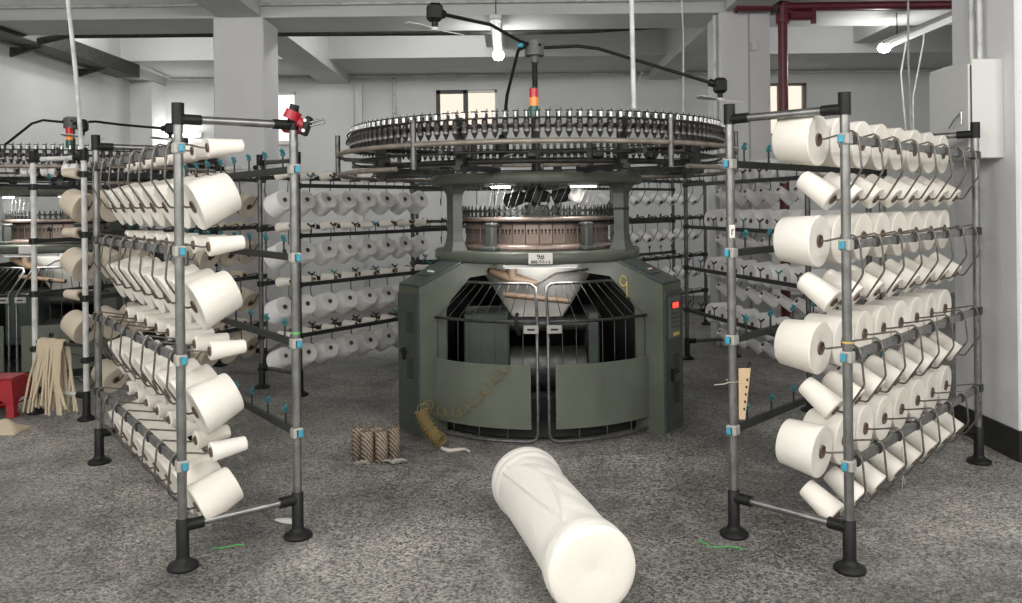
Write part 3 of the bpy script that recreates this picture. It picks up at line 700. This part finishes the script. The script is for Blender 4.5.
        if sg<0: MB(M['black']).tube([polar(Rb+.01,DEG(-9),.88),polar(Rb+.03,DEG(-9.5),.86),polar(Rb+.03,DEG(-9),.77),polar(Rb+.01,DEG(-8.5),.74)],.012,8).obj('door_pull',dr)
    # fabric tube + take-down
    fb=MB(M['fabric']); rings=[]; K=48
    for j in range(9):
        f=j/8; z=1.19-.47*f; rx=.50*(1-f)+.20*f; ry=.50*(1-f)+.035*f
        rings.append([Vector((rx*math.cos(2*PI*i/K)*(1+.01*math.sin(9*i)),ry*math.sin(2*PI*i/K)*(1+.02*math.sin(7*i)),z)) for i in range(K)])
    vs=[v for r in rings for v in r]; fb.add(vs,[(j*K+i,j*K+(i+1)%K,(j+1)*K+(i+1)%K,(j+1)*K+i) for j in range(8) for i in range(K)],True); fb.obj('fabric_tube',root,recalc=False)
    tk=MB(M['ringgrey'],M['greend'],M['blackm']); tk.use(1).box((-.40,.0,.50),(.34,.5,.55),bev=.01); tk.box((.42,.0,.50),(.08,.5,.55),bev=.01); tk.use(2).box((0,.2,.1),(1.3,.5,.1),bev=.01); tk.cyl((0,0,.0),(0,0,.08),.55,n=40); tk.obj('take_down_frame',root)
    MB(M['blackm']).cyl((-.24,-.02,.66),(.40,-.02,.66),.055,n=18).cyl((-.24,.10,.66),(.40,.10,.66),.055,n=18).obj('take_down_roller',root)
    MB(M['blackm']).cyl((-.22,-.04,.32),(.37,-.04,.32),.17,n=28).obj('cloth_roller',root)
    MB(M['wood']).cyl((-.26,-.50,.95),(.22,-.55,.90),.022,n=10).obj('spreader_bar',root)
    MB(M['wood']).tube([(-.36,-.47,1.12),(-.18,-.50,1.06),(-.02,-.52,1.03)],[.022,.045,.02],10).obj('spreader_shoe',root)
    MB(M['wood']).cyl((-.20,-.5,1.185),(-.20,-.5,1.06),.04,n=12).obj('hanger_bracket',root)
    MB(M['blackm']).tube([(-.02,-.53,1.02),(.12,-.54,1.10),(.44,-.42,1.13)],.008,6).obj('spreader_rod',root)
    lm=MB(M['box'],M['lampdim']); lm.box((0,-.74,1.172),(.52,.04,.018)); lm.use(1).box((0,-.74,1.161),(.50,.03,.008)); lm.obj('cloth_lamp',root)
    MB(M['inshade']).lathe([(.86,.03),(.875,.03),(.875,1.12),(.86,1.12)],40,a0=DEG(-90+66),a1=DEG(-90+294),closed=True).obj('dark_backing',root)  # added dark sheet: closes the view through and stands in for interior shade
    MB(M['inshade']).lathe([(0,.012),(.9,.012),(.9,.03),(0,.03)],48,closed=False).obj('base_plate',root)
    # name plate on the bed
    pl=empty('name_plate',(0,-.804,1.227)); pl.parent=root
    MB(M['paper']).box((0,0,0),(.168,.006,.078),bev=.003).obj('plate',pl)
    if main:
        def word(t,x,z,s):
            c=bpy.data.curves.new('plate_text','FONT'); c.body=t; c.size=s; c.align_x='CENTER'; c.extrude=.0008; c.offset=.0006
            o=bpy.data.objects.new('plate_text_tmp',c); COL.objects.link(o)
            dg=bpy.context.evaluated_depsgraph_get(); dg.update(); me=bpy.data.meshes.new_from_object(o.evaluated_get(dg)); bpy.data.objects.remove(o)
            me.materials.clear(); me.materials.append(M['ink']); q=bpy.data.objects.new('plate_lettering',me); COL.objects.link(q); q.parent=pl; q.location=(x,-.0045,z); q.rotation_euler=(PI/2,0,0)
        word('9#',0,-.004,.048); word('BBB-TH-1.6',0,-.032,.028)
    return root

mach=machine((.20,6.40),2.84,'large green circular knitting machine standing in the middle of the hall',True)
mach2=machine((-4.6,8.5),2.52,'second circular knitting machine at far left behind the white-posted rack',False,rot=0)

# white spool discs on the far-left machine
for k,px in enumerate([5,13,26,34,46,54,67,75]):
    Y=7.15; x=(px-511)*Y/810
    s=MB(M['yarnw']).lathe([(.0,-.028),(.045,-.03),(.055,-.022),(.055,.022),(.045,.03),(0,.028)],20); o=s.obj('drive_wheel',mach2); o.rotation_euler=(0,PI/2,.15); o.location=(x+4.6,Y-8.5,1.955)
MB(M['blackm']).cyl((.0,-1.35,1.955),(.8,-1.35,1.955),.012,n=8).cyl((-.1,-1.35,1.955),(.0,-1.35,1.955),.012,n=8).obj('wheel_shaft',mach2)

# ------------------------------------------------------------------ loose items
wl=empty('wall_lamp',(-5.62,13.93,2.87)); tag(wl,'lit tube lamp low on the back wall in the far left corner','wall lamp')
MB(M['box']).box((0,.03,0),(.62,.06,.09),bev=.01).obj('housing',wl)
MB(M['lampsoft']).cyl((-.29,-.03,0),(.29,-.03,0),.035,n=10).obj('tube',wl)
point('wall_lamp_light',(-5.62,13.8,2.87),8,.1)
# roll of knitted fabric
a=Vector((.055,4.17,.182)); b=Vector((.300,3.13,.182)); ax=(b-a); Lr=ax.length; q=ax.to_track_quat('Z','Y')
roll=empty('fabric_roll',a); roll.rotation_mode='QUATERNION'; roll.rotation_quaternion=q; tag(roll,'long white roll of knitted fabric lying on the floor before the machine','fabric roll')
body=MB(M['fabric']); prof=[(0,0),(.05,.002),(.13,.0),(.165,.003),(.178,.012),(.181,.03),(.180,.07),(.174,.078),(.176,.084),(.175,.12),(.168,.13),(.165,.2),(.163,.5),(.166,Lr-.16),(.170,Lr-.13),(.177,Lr-.11),(.176,Lr-.09),(.181,Lr-.08),(.182,Lr-.02),(.178,Lr-.005)]
K=72; J=[]
dense=[]
for (r0,z0),(r1,z1) in zip(prof,prof[1:]):
    nseg=max(1,int((z1-z0)/.015)); dense+=[(r0+(r1-r0)*i/nseg,z0+(z1-z0)*i/nseg) for i in range(nseg)]
dense.append(prof[-1]); vs=[]
def bump_r(th,z):
    # seam ridges and soft wrinkles of the outer layer
    u=z/Lr; g=lambda c,w: math.exp(-(math.atan2(math.sin(th-c),math.cos(th-c))/w)**2)
    k=min(1,max(0,(u-.10)/.76)); c1=-1.0+.55*k; c2=-.95+.52*k+.62*math.sin(PI*k**.8)
    f=.011*g(c1,.04)+.011*g(c2,.04)
    mid=(c1+c2)/2; f-=.003*g(mid,max(.08,abs(c2-c1)*.35))
    d=math.atan2(math.sin(th-c2),math.cos(th-c2))
    if d>0: f+=.0045*math.sin(z*30-d*7)*math.exp(-d/.55)*(1-math.exp(-d/.12))
    return f
# direction of 'up' in roll local space
up_l=q.inverted()@Vector((0,0,1)); tup=math.atan2(up_l.y,up_l.x)
rt_l=q.inverted()@Vector((1,0,0)); sgn=1 if math.sin(math.atan2(rt_l.y,rt_l.x)-tup)>0 else -1
for r,z in dense:
    for i in range(K*4):
        t=2*PI*i/(K*4); rr=r
        if r>.1 and .13<z<Lr-.13: rr+=bump_r((t-tup)*sgn,z)
        if r>.1: rr+=.0012*math.sin(3*t+z*9)
        vs.append((rr*math.cos(t),rr*math.sin(t),z))
K2=K*4; body.add(vs,[(j*K2+i,j*K2+(i+1)%K2,(j+1)*K2+(i+1)%K2,(j+1)*K2+i) for j in range(len(dense)-1) for i in range(K2)],True); body.obj('fabric_wrap',roll)
ed=MB(M['rollend']).lathe([(.178,-.005),(.172,.004),(.14,.008),(.08,.009),(.03,.008),(.015,.005),(0,.004)],60).obj('roll_end',roll); ed.location=(0,0,Lr)

# patterned cores standing on the floor
for x,y,lab in ((-.995,5.175,'leftmost of the patterned cardboard yarn tubes standing on the floor'),(-.920,5.09,'front left patterned cardboard yarn tube in the floor cluster'),(-.832,5.09,'front right patterned cardboard yarn tube in the floor cluster'),(-.768,5.175,'rightmost of the patterned cardboard yarn tubes standing on the floor'),(-.880,5.19,'patterned cardboard yarn tube at the back of the floor cluster')):
    c=empty('yarn_tube',(x,y,0)); tag(c,lab,'yarn tube','patterned tubes on the floor')
    MB(M['pattern']).lathe([(.037,0),(.041,.003),(.038,.190),(.035,.193),(.033,.188),(.034,.01)],22,closed=True).obj('tube_wall',c)
    MB(M['core']).lathe([(.0,.15),(.032,.15),(.034,.185),(0,.195)],14).obj('fluff_plug',c)
fl=MB(M['fluff'])
for k in range(14):
    p=Vector((-.75+random.uniform(-.03,.05),5.05+random.uniform(-.04,.03),.006)); fl.tube([p+Vector((random.uniform(-.05,.05),random.uniform(-.03,.03),random.uniform(0,.02))) for _ in range(5)],.004,5)
tag(fl.obj('yarn_fluff'),'wisp of pale fluff beside the patterned tubes','fluff')
fl=MB(M['fluff'])
for k in range(8):
    p=Vector((-.95+random.uniform(-.02,.03),5.02+random.uniform(-.02,.03),.005)); fl.tube([p+Vector((random.uniform(-.05,.05),random.uniform(-.03,.03),random.uniform(0,.015))) for _ in range(5)],.003,5)
tag(fl.obj('yarn_fluff'),'dirty thread scrap in front of the patterned tubes','fluff')

# coiled air hose heap + stretched coil across the left door
hs=empty('coiled_air_hose',(-.56,5.42,0)); tag(hs,'amber coiled air hose heaped at the left cabinet and looping over the door','air hose')
def helix(path,R,turns,n):
    out=[]; P=[Vector(p) for p in path]; ls=[0]
    for a_,b_ in zip(P,P[1:]): ls.append(ls[-1]+(b_-a_).length)
    for i in range(n+1):
        l=ls[-1]*i/n; k=max(j for j in range(len(ls)) if ls[j]<=l+1e-9); k=min(k,len(P)-2)
        f=(l-ls[k])/(ls[k+1]-ls[k]); c=P[k].lerp(P[k+1],f); t=(P[k+1]-P[k]).normalized(); u=t.orthogonal().normalized(); w=t.cross(u); an=2*PI*turns*i/n
        rr=R*(1+.12*math.sin(an*.37)); out.append(c+(u*math.cos(an)+w*math.sin(an))*rr)
    return out
MB(M['hose']).tube(helix([(-.06,-.02,.24),(-.03,-.04,.17),(.03,-.07,.09),(.09,-.12,.06)],.042,24,360),.005,5).obj('hose_coil',hs)
q0=Vector((.76,.98,0))  # machine centre minus hose origin
def dp(th,z,R=1.085): return polar(R,DEG(th),z)+q0
MB(M['hose']).tube(helix([(-.06,-.02,.24),dp(-46,.22),dp(-43,.18),dp(-38,.19),dp(-31,.20),dp(-26,.28),dp(-22,.33),dp(-18,.44),dp(-14,.50),dp(-13,.54)],.03,15,220),.0032,5).obj('hose_stretched',hs)
MB(M['fluff']).tube([(.09,-.14,.02),(.14,-.17,.012),(.2,-.15,.012),(.24,-.14,.014),(.27,-.18,.01)],[.012,.014,.012,.01,.008],8).obj('hose_tail',hs)

# things at the far left
st=empty('plastic_stool',(-4.02,6.42,0)); tag(st,'red plastic stool at the left edge beside the white-posted rack','stool')
MB(M['red']).lathe([(0,.275),(.14,.275),(.155,.285),(.15,.295),(.0,.298)],4,a0=PI/4,a1=2*PI+PI/4,smooth=False).obj('seat',st)
s=MB(M['red'])
for k in range(4):
    an=k*PI/2; R=Matrix.Rotation(an,3,'Z'); out=[(-.165,0),(-.105,0),(-.095,.09),(-.06,.125),(0,.135),(.06,.125),(.095,.09),(.105,0),(.165,0),(.12,.28),(-.12,.28)]
    vs=[]
    for off in (0,.012):
        for x,z in out: vs.append(R@Vector((x,-(.165-.16*z)+off,z)))
    m_=len(out); s.add(vs,[list(range(m_)),list(range(m_,2*m_))]+[(i,(i+1)%m_,(i+1)%m_+m_,i+m_) for i in range(m_)])
    s.box(R@Vector((0,-.148,.10)),(.24,.01,.012),R)
s.obj('leg_skirt',st)
cl=MB(M['cream_scrap']); N=14; vs=[]
for i in range(N):
    for j in range(N):
        u,v_=i/(N-1)*2-1,j/(N-1)*2-1; vs.append((u*.17,v_*.12,max(0,.07*(1-u*u)*(1-v_*v_)+.018*math.sin(5*u+4*v_)*(1-u*u)*(1-v_*v_))+.004))
cl.add(vs,[(i*N+j,(i+1)*N+j,(i+1)*N+j+1,i*N+j+1) for i in range(N-1) for j in range(N-1)],True); o=cl.obj('cloth'); o.location=(-3.72,5.88,0)
mod=o.modifiers.new('s','SOLIDIFY'); mod.thickness=.004; tag(o,'crumpled cream cloth on the floor in front of the red stool','cloth')
# hank of rope over a bar of the white-posted rack
MB(M['blackm']).cyl((-.0,-.0,.565),(-.0,.568,.565),.012,n=8).obj('cross_bar',rG) if False else None
hk=MB(M['cream_scrap']); random.seed(3)
A0=Vector((-3.77,6.40,0)); A1=Vector((-3.25,6.17,0)); dd=(A1-A0).normalized(); nn=Vector((dd.y,-dd.x,0))
if nn.y>0: nn=-nn
bar_z=.565
for k in range(34):
    s0=.07+.26*(k/33)+random.uniform(-.01,.01); sgnk=1 if k%3 else -1; sp=random.uniform(-.06,.12) + (.12 if s0>.2 else -.12)*.6
    base=A0+dd*s0; zb=random.uniform(.02,.14) if k%4 else .04; top=bar_z+.018+.008*random.random()
    o1=nn*.030*sgnk; pts=[base-o1+Vector((0,0,bar_z-.05)),base-o1*.7+Vector((0,0,top-.005)),base+Vector((0,0,top+.004)),base+o1*.8+Vector((0,0,top-.008)),
        base+o1*1.3+dd*sp*.2+Vector((0,0,bar_z-.12)),base+o1*1.5+nn*.02+dd*sp*.5+Vector((0,0,bar_z-.27)),base+o1*1.6+nn*random.uniform(.02,.07)+dd*sp+Vector((0,0,zb))]
    hk.tube(pts,.0095,6)
tag(hk.obj('rope_hank'),'hank of cream knitted scrap rope hanging between the white posts','rope')
br=MB(M['raild']).cyl((0,0,bar_z),(0,rG_w,bar_z),.012,n=8) if False else None
Mi=rG.matrix_basis.inverted() if False else (Matrix.Translation(rG.location)@Matrix.Rotation(rG.rotation_euler.z,4,'Z')).inverted()
MB(M['raild']).cyl(Mi@(A0+Vector((0,0,bar_z))),Mi@(A1+Vector((0,0,bar_z))),.012,n=10).obj('cross_bar',rG)

# red clamp lamp on the left rack's inner post
rc=empty('red_clamp_reel',(-1.052,3.913,2.015)); rc.scale=(.88,.88,.88); tag(rc,'red plastic reel clamped to the top of the left front rack','clamp reel')
MB(M['red']).cyl((-.008,.0,.012),(.012,-.0,.058),.047,.045,n=24).obj('reel',rc)
m_=MB(M['red']); m_.box((.0,.045,-.035),(.15,.05,.055),Matrix.Rotation(.12,3,'Y'),bev=.018); m_.box((.05,.015,-.01),(.07,.06,.05),Matrix.Rotation(.6,3,'Y'),bev=.014); m_.obj('reel_body',rc)
m_=MB(M['black'],M['paper']); m_.box((.088,-.035,-.03),(.04,.05,.11),Matrix.Rotation(.35,3,'Y'),bev=.01); m_.use(1).cyl((.085,-.06,.0),(.086,-.066,.0),.009,n=10); m_.cyl((.075,-.06,-.055),(.076,-.066,-.055),.010,n=10); m_.obj('clamp_body',rc)
MB(M['black']).cyl((.004,0,.05),(.016,0,.092),.026,n=14).obj('reel_cap',rc)
MB(M['steel']).tube([(.10,-.05,-.015),(.15,-.05,.0),(.185,-.05,.005),(.19,-.05,-.015),(.16,-.05,-.02),(.11,-.05,-.03)],.006,6).obj('wire_hook',rc)

# label sticker, card strip and thread on the right rack's inner post
tag(MB(M['paper'],M['ink']).box((1.055,3.870,1.462),(.026,.004,.062)).use(1).box((1.053,3.8675,1.458),(.004,.002,.026)).box((1.058,3.8675,1.469),(.010,.002,.005)).obj('post_sticker'),'small white sticker on the near inner post of the right front rack','sticker')
cd=empty('card_strip',(1.082,3.889,.56)); tag(cd,'tan tapered card strip tied to the right rack inner post','card')
MB(M['tan']).prism([(0,0),(.028,0),(.058,.245),(0,.245)],.008,(0,0,0),(1,0,0),(0,0,1)).obj('card',cd)
c2=MB(M['ink'])
for k in range(5): c2.box((.024+.004*k,-.0095,.05+.035*k),(.008,.002,.012))
c2.obj('pen_marks',cd)
MB(M['black']).cyl((.04,.0,.235),(.058,.0,.275),.006,n=8).obj('marker_pen',cd)
tag(MB(M['fluff']).tube([(.955,3.844,.735),(1.005,3.846,.739),(1.03,3.866,.742),(1.08,3.866,.742),(1.082,3.92,.742),(1.03,3.92,.742)],.003,5).obj('tie_thread'),'white thread tied round the right rack inner post','thread')
tag(MB(M['chalk']).lathe([(.0235,0),(.025,.004),(.0235,.008)],14,(1.45,3.51,.985)).obj('yellow_tie'),'yellow tie wrapped round the right rack front post','tie')
tag(MB(M['scrapgreen']).lathe([(.0215,0),(.023,.006),(.0215,.012)],14,(-1.052,3.933,.985)).obj('green_tie'),'green thread wrapped round the left rack inner post','tie')

# floor scraps
def squiggle(x,y,n,l,r,m,label,name='thread_scrap',seed=1):
    random.seed(seed); pts=[Vector((x,y,.004))]
    an=random.uniform(-.3,.3)
    for i in range(n): an+=random.uniform(-1.3,1.3)*.7; pts.append(pts[-1]+Vector((math.cos(an),math.sin(an)*.6,0))*l)
    tag(MB(m).tube(pts,r,5).obj(name),label,'thread')
squiggle(-1.42,3.80,14,.012,.003,M['scrapgreen'],'green thread scrap on the floor by the left rack foot',seed=2)
squiggle(1.03,3.72,26,.014,.003,M['scrapgreen'],'green thread scrap on the floor beside the right rack foot',seed=5)
pw=MB(M['paper']); pw.tube([(-1.22,4.14,.008),(-1.17,4.12,.01),(-1.12,4.10,.012),(-1.08,4.07,.008)],[.012,.03,.028,.012],8)
for i_,v_ in enumerate(pw.v): pw.v[i_]=(v_[0],v_[1],max(.001,v_[2]*.35+.004))
tag(pw.obj('paper_scrap'),'white paper scrap on the floor behind the left rack foot','paper')
squiggle(-.9,3.98,0+4,.02,.002,M['fluff'],'pale thread hanging near the floor behind the rack',seed=9)
tag(MB(M['fluff']).tube([(2.05,4.28,.30),(2.05,4.27,.16),(2.06,4.27,.10)],.0025,5).tube([(2.05,4.27,.16),(2.04,4.26,.08)],.0025,5).obj('loose_yarn'),'loose yarn end dangling from a bottom cone of the right rack','thread')
random.seed(11)
for k,(x,y) in enumerate([(-1.65,5.9),(1.15,6.05),(2.3,5.2),(-.4,4.9)]):
    pass

# ------------------------------------------------------------------ lights
for x,y in [(-4.3,-2.6),(-1.4,-2.6),(1.6,-2.6),(4.6,-2.6),(-4.3,.9),(-1.4,.9),(1.6,.9),(4.6,.9),(-4.6,5.6),(6.4,6.0),(-.9,10.8),(5.2,10.8),(-4.7,10.8)]:
    zl=4.2 if y>10 else 3.62
    t=empty('ceiling_light',(x,y,zl)); tag(t,'lit twin tube ceiling light overhead','ceiling light','lit tube lights overhead out of frame')
    MB(M['box']).box((0,0,.03),(1.3,.14,.05),bev=.01).obj('housing',t)
    for sy in (-.035,.035): MB(M['lampsoft']).cyl((-.6,sy,-.012),(.6,sy,-.012),.014,n=8).obj('tube',t)
    for sx in (-.5,.5): MB(M['blackm']).cyl((sx,0,.055),(sx,0,4.32-zl),.005,n=6).obj('hanger',t)
    pw_=165 if y<2 else (22 if y<8 else 60)
    for dx in (-.35,.35): point('tube_light',(x+dx,y,zl-.10),pw_/2,.08)
point('bulb_light',(-.13,9.68,3.25),16,.06)
point('bulb_light',(4.38,9.48,3.25),16,.06)
c=Vector((.20,6.40,0))
for a_,p_ in ((-23,2.6),(27,1.4)):
    p=polar(.70,DEG(a_),1.715)+c; area('work_lamp_light',p,(0,0,0),.12,.04,p_)
for cx_,cy_ in ((.2,6.4),(-4.6,8.5)): area('cloth_light',(cx_,cy_-.76,1.14),(DEG(38),0,0),.5,.04,3.2)
p=polar(.70,DEG(-23),1.715)+Vector((-4.6,8.5,0)); area('work_lamp_light',p,(0,0,0),.12,.04,8)
w=bpy.data.worlds.new('World'); SC.world=w; w.use_nodes=True
w.node_tree.nodes['Background'].inputs['Color'].default_value=(1,.97,.92,1); w.node_tree.nodes['Background'].inputs['Strength'].default_value=1.6

# ------------------------------------------------------------------ camera
cam=bpy.data.cameras.new('Camera'); co=bpy.data.objects.new('Camera',cam); COL.objects.link(co)
cam.sensor_width=36; cam.lens=810/1022*36; cam.shift_y=-96.5/1022
co.location=(0,0,1.6)
co.rotation_euler=(Matrix.Rotation(PI/2,3,'X')@Matrix.Rotation(DEG(-.65),3,'Z')).to_euler()
SC.camera=co
vs_=SC.view_settings; vs_.view_transform='Standard'; vs_.look='None'; vs_.gamma=1; vs_.exposure=.15; vs_.use_curve_mapping=False
